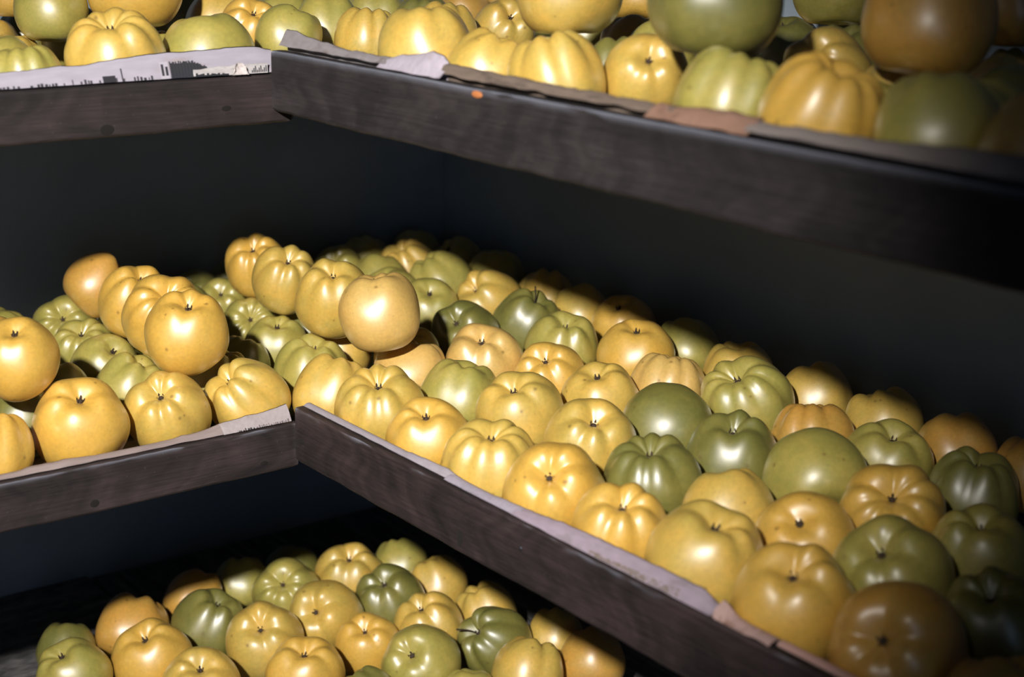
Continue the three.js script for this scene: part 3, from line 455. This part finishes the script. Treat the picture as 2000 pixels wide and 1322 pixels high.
['g',0.2658,0.3583,-0.4047,0.0345,0.35,0.92,-0.19,0,1.25,'golden apple in the top shelf corner, eleventh nearest to the joint of its rails','apples on the top shelf'],
['G',0.0625,0.3589,-0.3531,0.0349,0.28,0.89,-0.37,0,2.59,'green apple in the top shelf corner, seventh nearest to the joint of its rails','apples on the top shelf'],
['l',0.1358,0.3601,-0.4288,0.0355,0.46,0.84,-0.28,8,2.75,'yellow-green apple in the top shelf corner, ninth nearest to the joint of its rails','apples on the top shelf'],
['G',0.5311,0.3602,0.0061,0.0383,0.32,0.92,-0.22,6,3.22,'green apple, first from the corner in the sixth row behind the deep top rail','apples on the top shelf'],
['G',-0.0292,0.3410,-0.5316,0.0386,0.40,0.84,-0.37,1,0.44,'green apple in the top shelf corner, twelfth nearest to the joint of its rails','apples on the top shelf'],
['G',0.0728,0.3596,-0.4604,0.0355,0.47,0.84,-0.28,7,4.26,'green apple in the top shelf corner, tenth nearest to the joint of its rails','apples on the top shelf'],
['G',-0.0108,-0.0090,-0.3688,0.0396,0.04,0.99,-0.12,1,1.56,'green apple wedged under the piled apples of the middle shelf','green apples wedged under the piled apples of the middle shelf'],
['y',0.1905,-0.0064,-0.3717,0.0418,0.27,0.96,0.05,0,4.54,'yellow apple wedged under the piled apples of the middle shelf','yellow apples wedged under the piled apples of the middle shelf'],
['l',-0.2517,-0.0071,-0.2341,0.0395,-0.03,0.90,-0.43,2,2.55,'yellow-green apple wedged under the piled apples of the middle shelf','yellow-green apples wedged under the piled apples of the middle shelf'],
['l',0.0062,-0.0103,-0.2744,0.0400,0.18,0.98,-0.08,6,1.85,'yellow-green apple wedged under the piled apples of the middle shelf','yellow-green apples wedged under the piled apples of the middle shelf'],
['G',0.1729,-0.0085,-0.2665,0.0403,-0.17,0.98,-0.10,3,1.73,'green apple wedged under the piled apples of the middle shelf','green apples wedged under the piled apples of the middle shelf'],
['y',0.1560,-0.0082,-0.1700,0.0385,-0.05,0.94,-0.33,8,0.2,'yellow apple wedged under the piled apples of the middle shelf','yellow apples wedged under the piled apples of the middle shelf'],
['l',-0.0120,-0.0085,-0.1460,0.0395,0.26,0.96,0.06,5,0.13,'yellow-green apple wedged under the piled apples of the middle shelf','yellow-green apples wedged under the piled apples of the middle shelf'],
['G',0.0756,-0.0068,-0.4018,0.0414,-0.23,0.95,0.21,2,5.09,'green apple wedged deep in the corner of the middle shelf','green apples wedged deep in the corner of the middle shelf'],
['y',0.2120,-0.0098,-0.1140,0.0382,-0.12,0.97,0.23,9,6.12,'yellow apple wedged deep in the corner of the middle shelf','yellow apples wedged deep in the corner of the middle shelf'],
['l',-0.1480,-0.0038,-0.4020,0.0407,0.45,0.89,0.00,1,1.34,'yellow-green apple wedged behind the narrow rail of the middle shelf','yellow-green apples wedged behind the narrow rail of the middle shelf'],
['G',0.3879,0.3549,0.5340,0.0325,-0.29,0.94,0.20,6,3.68,'green apple wedged under the piled apples of the top shelf','green apples wedged under the piled apples of the top shelf'],
['y',-0.1557,0.3343,-0.3621,0.0342,0.32,0.95,0.07,3,1.94,'yellow apple wedged under the piled apples of the top shelf','yellow apples wedged under the piled apples of the top shelf'],
['l',-0.0440,0.3311,-0.2020,0.0306,-0.07,0.99,-0.16,9,0.65,'yellow-green apple wedged under the piled apples of the top shelf','yellow-green apples wedged under the piled apples of the top shelf'],
['l',0.1558,0.3512,0.2137,0.0311,0.03,1.00,-0.05,3,2.44,'yellow-green apple wedged under the piled apples of the top shelf','yellow-green apples wedged under the piled apples of the top shelf'],
['G',0.1160,0.3540,0.4700,0.0333,-0.14,0.99,-0.06,6,1.41,'green apple wedged under the piled apples of the top shelf','green apples wedged under the piled apples of the top shelf'],
['y',-0.1717,0.3292,-0.2500,0.0311,0.10,1.00,-0.02,0,5.71,'yellow apple wedged behind the narrow rail of the top shelf','yellow apples wedged behind the narrow rail of the top shelf'],
['l',-0.0840,0.3289,-0.1540,0.0306,-0.05,1.00,-0.01,5,1.7,'yellow-green apple wedged under the piled apples of the top shelf','yellow-green apples wedged under the piled apples of the top shelf'],
['l',0.1160,0.3550,0.2700,0.0325,-0.23,0.96,0.14,2,4.27,'yellow-green apple wedged under the piled apples of the top shelf','yellow-green apples wedged under the piled apples of the top shelf'],
['G',0.1802,0.3535,0.2703,0.0314,0.11,0.97,-0.21,5,1.86,'green apple wedged under the piled apples of the top shelf','green apples wedged under the piled apples of the top shelf'],
['y',0.4600,0.3554,0.2140,0.0318,0.04,0.93,0.36,8,2.36,'yellow apple wedged under the piled apples of the top shelf','yellow apples wedged under the piled apples of the top shelf'],
['l',0.5160,0.3553,0.2460,0.0316,0.37,0.92,0.16,8,4.97,'yellow-green apple wedged under the piled apples of the top shelf','yellow-green apples wedged under the piled apples of the top shelf'],
['l',0.4269,0.3515,0.2775,0.0308,-0.07,1.00,-0.07,7,3.85,'yellow-green apple wedged under the piled apples of the top shelf','yellow-green apples wedged under the piled apples of the top shelf'],
['G',0.4851,0.3551,0.3025,0.0319,0.03,0.93,0.36,7,1.14,'green apple wedged under the piled apples of the top shelf','green apples wedged under the piled apples of the top shelf'],
['y',0.2200,0.3581,0.5580,0.0339,0.16,0.88,-0.45,1,4.76,'yellow apple wedged under the piled apples of the top shelf','yellow apples wedged under the piled apples of the top shelf'],
['l',0.1480,0.3527,0.6060,0.0309,0.02,0.98,0.17,0,5.63,'yellow-green apple wedged under the piled apples of the top shelf','yellow-green apples wedged under the piled apples of the top shelf'],
['l',0.5240,0.3544,-0.3380,0.0330,-0.14,0.99,0.10,7,4.9,'yellow-green apple wedged under the piled apples of the top shelf','yellow-green apples wedged under the piled apples of the top shelf'],
['G',0.5240,0.3522,-0.2740,0.0318,-0.01,1.00,0.08,9,0.84,'green apple wedged under the piled apples of the top shelf','green apples wedged under the piled apples of the top shelf'],
['l',0.3720,0.3575,-0.0100,0.0342,0.13,0.98,-0.17,4,5.59,'yellow-green apple wedged under the piled apples of the top shelf','yellow-green apples wedged under the piled apples of the top shelf'],
['l',0.4359,0.3541,0.0059,0.0324,0.04,0.98,-0.19,2,3.62,'yellow-green apple wedged under the piled apples of the top shelf','yellow-green apples wedged under the piled apples of the top shelf'],
['l',0.4120,0.3539,0.1020,0.0312,-0.28,0.92,-0.29,6,4.28,'yellow-green apple wedged under the piled apples of the top shelf','yellow-green apples wedged under the piled apples of the top shelf'],
['y',0.3240,0.3566,0.5741,0.0340,-0.05,0.95,0.31,0,2.16,'yellow apple wedged by the back wall of the top shelf','yellow apples wedged by the back wall of the top shelf'],
['l',0.1560,0.3575,0.6780,0.0365,0.02,0.99,0.16,3,3.61,'yellow-green apple wedged between the front rows of the top shelf','yellow-green apples wedged between the front rows of the top shelf'],
['l',0.2520,0.3583,0.2460,0.0360,0.26,0.96,0.07,3,4.45,'yellow-green apple wedged between the front rows of the top shelf','yellow-green apples wedged between the front rows of the top shelf'],
['y',0.0526,0.3601,-0.2388,0.0368,0.25,0.97,-0.01,4,5.88,'yellow apple wedged deep in the corner of the top shelf','yellow apples wedged deep in the corner of the top shelf'],
['l',-0.2281,0.3340,-0.1379,0.0356,-0.12,0.99,-0.07,8,2.43,'yellow-green apple wedged behind the narrow rail of the top shelf','yellow-green apples wedged behind the narrow rail of the top shelf'],
['G',0.3558,0.3599,0.3019,0.0386,-0.16,0.98,0.06,8,2.34,'green apple wedged by the back wall of the top shelf','green apples wedged by the back wall of the top shelf'],
['G',0.3328,0.3611,0.3975,0.0377,-0.22,0.97,0.11,4,2.48,'green apple wedged by the back wall of the top shelf','green apples wedged by the back wall of the top shelf'],
['l',0.2440,0.3584,-0.2260,0.0387,0.03,1.00,0.04,9,5.03,'yellow-green apple wedged deep in the corner of the top shelf','yellow-green apples wedged deep in the corner of the top shelf'],
['l',0.1240,0.3596,-0.2260,0.0356,-0.33,0.93,-0.17,1,2.83,'yellow-green apple wedged deep in the corner of the top shelf','yellow-green apples wedged deep in the corner of the top shelf'],
['G',0.2600,0.3553,-0.1540,0.0363,0.03,1.00,0.04,0,3.24,'green apple wedged deep in the corner of the top shelf','green apples wedged deep in the corner of the top shelf'],
['y',0.2120,0.3580,-0.0420,0.0357,0.22,0.97,-0.10,5,5.51,'yellow apple wedged deep in the corner of the top shelf','yellow apples wedged deep in the corner of the top shelf'],
['g',-0.0700,0.0682,-0.0923,0.0444,-0.10,0.92,0.38,0,0.96,'golden apple of the piled line of four, at its end above the narrow middle rail','apples piled on the middle shelf'],
['g',-0.0536,0.0625,-0.1803,0.0443,-0.15,0.79,0.59,7,3.95,'second golden apple from the rail in the piled line of four, middle shelf','apples piled on the middle shelf'],
['g',-0.0445,0.0581,-0.2675,0.0424,0.04,0.92,0.39,5,0.95,'third golden apple from the rail in the piled line of four, middle shelf','apples piled on the middle shelf'],
['o',-0.0541,0.0627,-0.3470,0.0388,0.70,0.69,0.19,3,3.48,'amber apple at the back of the piled line of four, its top in shadow','apples piled on the middle shelf'],
['g',-0.2476,0.0693,-0.0904,0.0397,-0.18,0.91,0.38,8,6.04,'golden apple piled above the narrow middle rail, apart from the line of four','apples piled on the middle shelf'],
['o',-0.2359,0.0500,-0.1874,0.0379,0.18,0.86,-0.47,9,3.3,'amber apple piled behind another golden one, far along the narrow middle rail','apples piled on the middle shelf'],
['p',0.1266,0.0717,-0.0375,0.0446,-0.02,0.99,-0.15,1,2.03,'pale peach-yellow apple lying on its side, front of the line piled behind the rail corner','apples piled on the middle shelf'],
['y',0.1259,0.0681,-0.1302,0.0431,-0.22,0.92,0.32,4,3.82,'yellow apple, second from the front in the line piled behind the rail corner','apples piled on the middle shelf'],
['y',0.1299,0.0651,-0.2438,0.0400,-0.12,0.86,0.49,6,3.22,'yellow apple, third from the front in the line piled behind the rail corner','apples piled on the middle shelf'],
['g',0.1484,0.0584,-0.3486,0.0392,-0.37,0.84,0.40,6,3.16,'strongly ribbed golden apple at the back of the line piled behind the rail corner','apples piled on the middle shelf'],
['g',-0.0630,0.4057,-0.1917,0.0478,0.09,0.99,-0.12,3,2.34,'golden apple piled above the narrow top rail with its printed paper','apples piled on the top shelf'],
['l',-0.1409,0.3833,-0.2235,0.0364,0.12,0.98,-0.16,9,2.9,'yellow-green apple piled behind the golden one above the narrow top rail','apples piled on the top shelf'],
['g',-0.1373,0.3964,-0.3403,0.0345,0.06,1.00,-0.08,8,2.98,'golden apple at the back of the pile above the narrow top rail','apples piled on the top shelf'],
['y',0.1456,0.4275,0.2420,0.0483,0.06,1.00,-0.08,9,1.59,'big yellow apple piled on the front row above the pale chip of the top rail','apples piled on the top shelf'],
['G',0.0941,0.4356,0.4809,0.0517,0.14,0.99,-0.02,2,5.99,'biggest green apple, piled on the front row of the top shelf','apples piled on the top shelf'],
['l',0.4704,0.4214,0.2590,0.0453,0.09,0.99,-0.12,2,5.45,'yellow-green apple piled behind the biggest green one on the top shelf','apples piled on the top shelf'],
['o',0.1937,0.4236,0.6001,0.0488,0.24,0.97,0.00,3,3.74,'big amber apple piled on the dim end of the top shelf','apples piled on the top shelf'],
['o',0.4137,0.3555,-0.2898,0.0325,0.37,0.90,-0.23,3,1.03,'amber apple piled small and dim at the back of the top shelf','apples piled on the top shelf'],
['p',0.4748,0.3811,-0.2973,0.0315,0.55,0.83,-0.08,9,5.91,'pale peach-yellow apple at the back of the top shelf, beside a dim amber one','apples piled on the top shelf'],
['g',0.3980,0.4011,0.0507,0.0374,0.32,0.90,-0.29,5,3.57,'golden apple showing between the big yellow and the biggest green apple, top shelf','apples piled on the top shelf'],
['o',0.3794,0.4231,0.5386,0.0384,0.06,1.00,-0.08,7,4.45,'amber apple in deep shade behind the big amber one, top shelf','apples piled on the top shelf'],
];
for (const [k, x, y, z, r, ax, ay, az, body, spin, label, group] of APPLES) {
  const o = new THREE.Group(); o.name = numbered('apple'); o.position.set(x, y, z); o.scale.setScalar(r);
  o.quaternion.setFromUnitVectors(Yup, new THREE.Vector3(ax, ay, az).normalize()).multiply(new THREE.Quaternion().setFromAxisAngle(Yup, spin));
  tag(o, label, 'apple', group); scene.add(o);
  mesh('fruit_body', bodies[body], skins[k][Math.floor(spin * 10) % 2], o);
  const c = mesh('calyx', calyxGeometry, calyxMat, o); c.position.y = bodies[body].userData.dip - 0.015; c.rotation.y = spin * 3; c.scale.setScalar(1.35);
  if (label.includes(' stem')) {
    const s = new THREE.CatmullRomCurve3([new THREE.Vector3(0.02, bodies[body].userData.dip, 0), new THREE.Vector3(0.1, bodies[body].userData.dip + 0.3, 0.06), new THREE.Vector3(0.26, bodies[body].userData.dip + 0.62, 0.1)]);
    mesh('stem', new THREE.TubeGeometry(s, 10, 0.022, 6), stemMat, o);
  }
}

// ---------------------------------------------------------------- the flash on its stand, beside the camera and out of the picture
{
  const dark = new THREE.MeshStandardMaterial({ color: 0x17171a, roughness: 0.5 });
  const st = new THREE.Group(); st.name = 'light_stand'; st.position.set(FLASH.x - 0.05, FLOOR, FLASH.z + 0.06); scene.add(st);
  tag(st, 'black three-legged stand carrying the flash', 'stand');
  const top = FLASH.y - FLOOR - 0.05;
  mesh('pole', new THREE.CylinderGeometry(0.011, 0.014, top - 0.3, 14).translate(0, 0.3 + (top - 0.3) / 2, 0), dark, st);
  for (let k = 0; k < 3; k++) { const a = k * 2 * Math.PI / 3, c = new THREE.LineCurve3(new THREE.Vector3(0, 0.42, 0), new THREE.Vector3(Math.cos(a) * 0.34, 0.009, Math.sin(a) * 0.34)); mesh('leg', new THREE.TubeGeometry(c, 1, 0.009, 10), dark, st); }
  const fl = new THREE.Group(); fl.name = 'flash_unit'; fl.position.copy(FLASH); fl.lookAt(AIM); scene.add(fl);
  tag(fl, 'black flash unit with a glowing window on top of the stand', 'flash');
  mesh('housing', new THREE.BoxGeometry(0.10, 0.075, 0.09).translate(0, 0, -0.062), dark, fl);
  mesh('flash_window', new THREE.BoxGeometry(0.082, 0.056, 0.004).translate(0, 0, -0.0145), new THREE.MeshStandardMaterial({ color: 0xffffff, emissive: 0xfff6ee, emissiveIntensity: 4, roughness: 0.4 }), fl);
}
scene.updateMatrixWorld(true);
renderer.render(scene, camera);
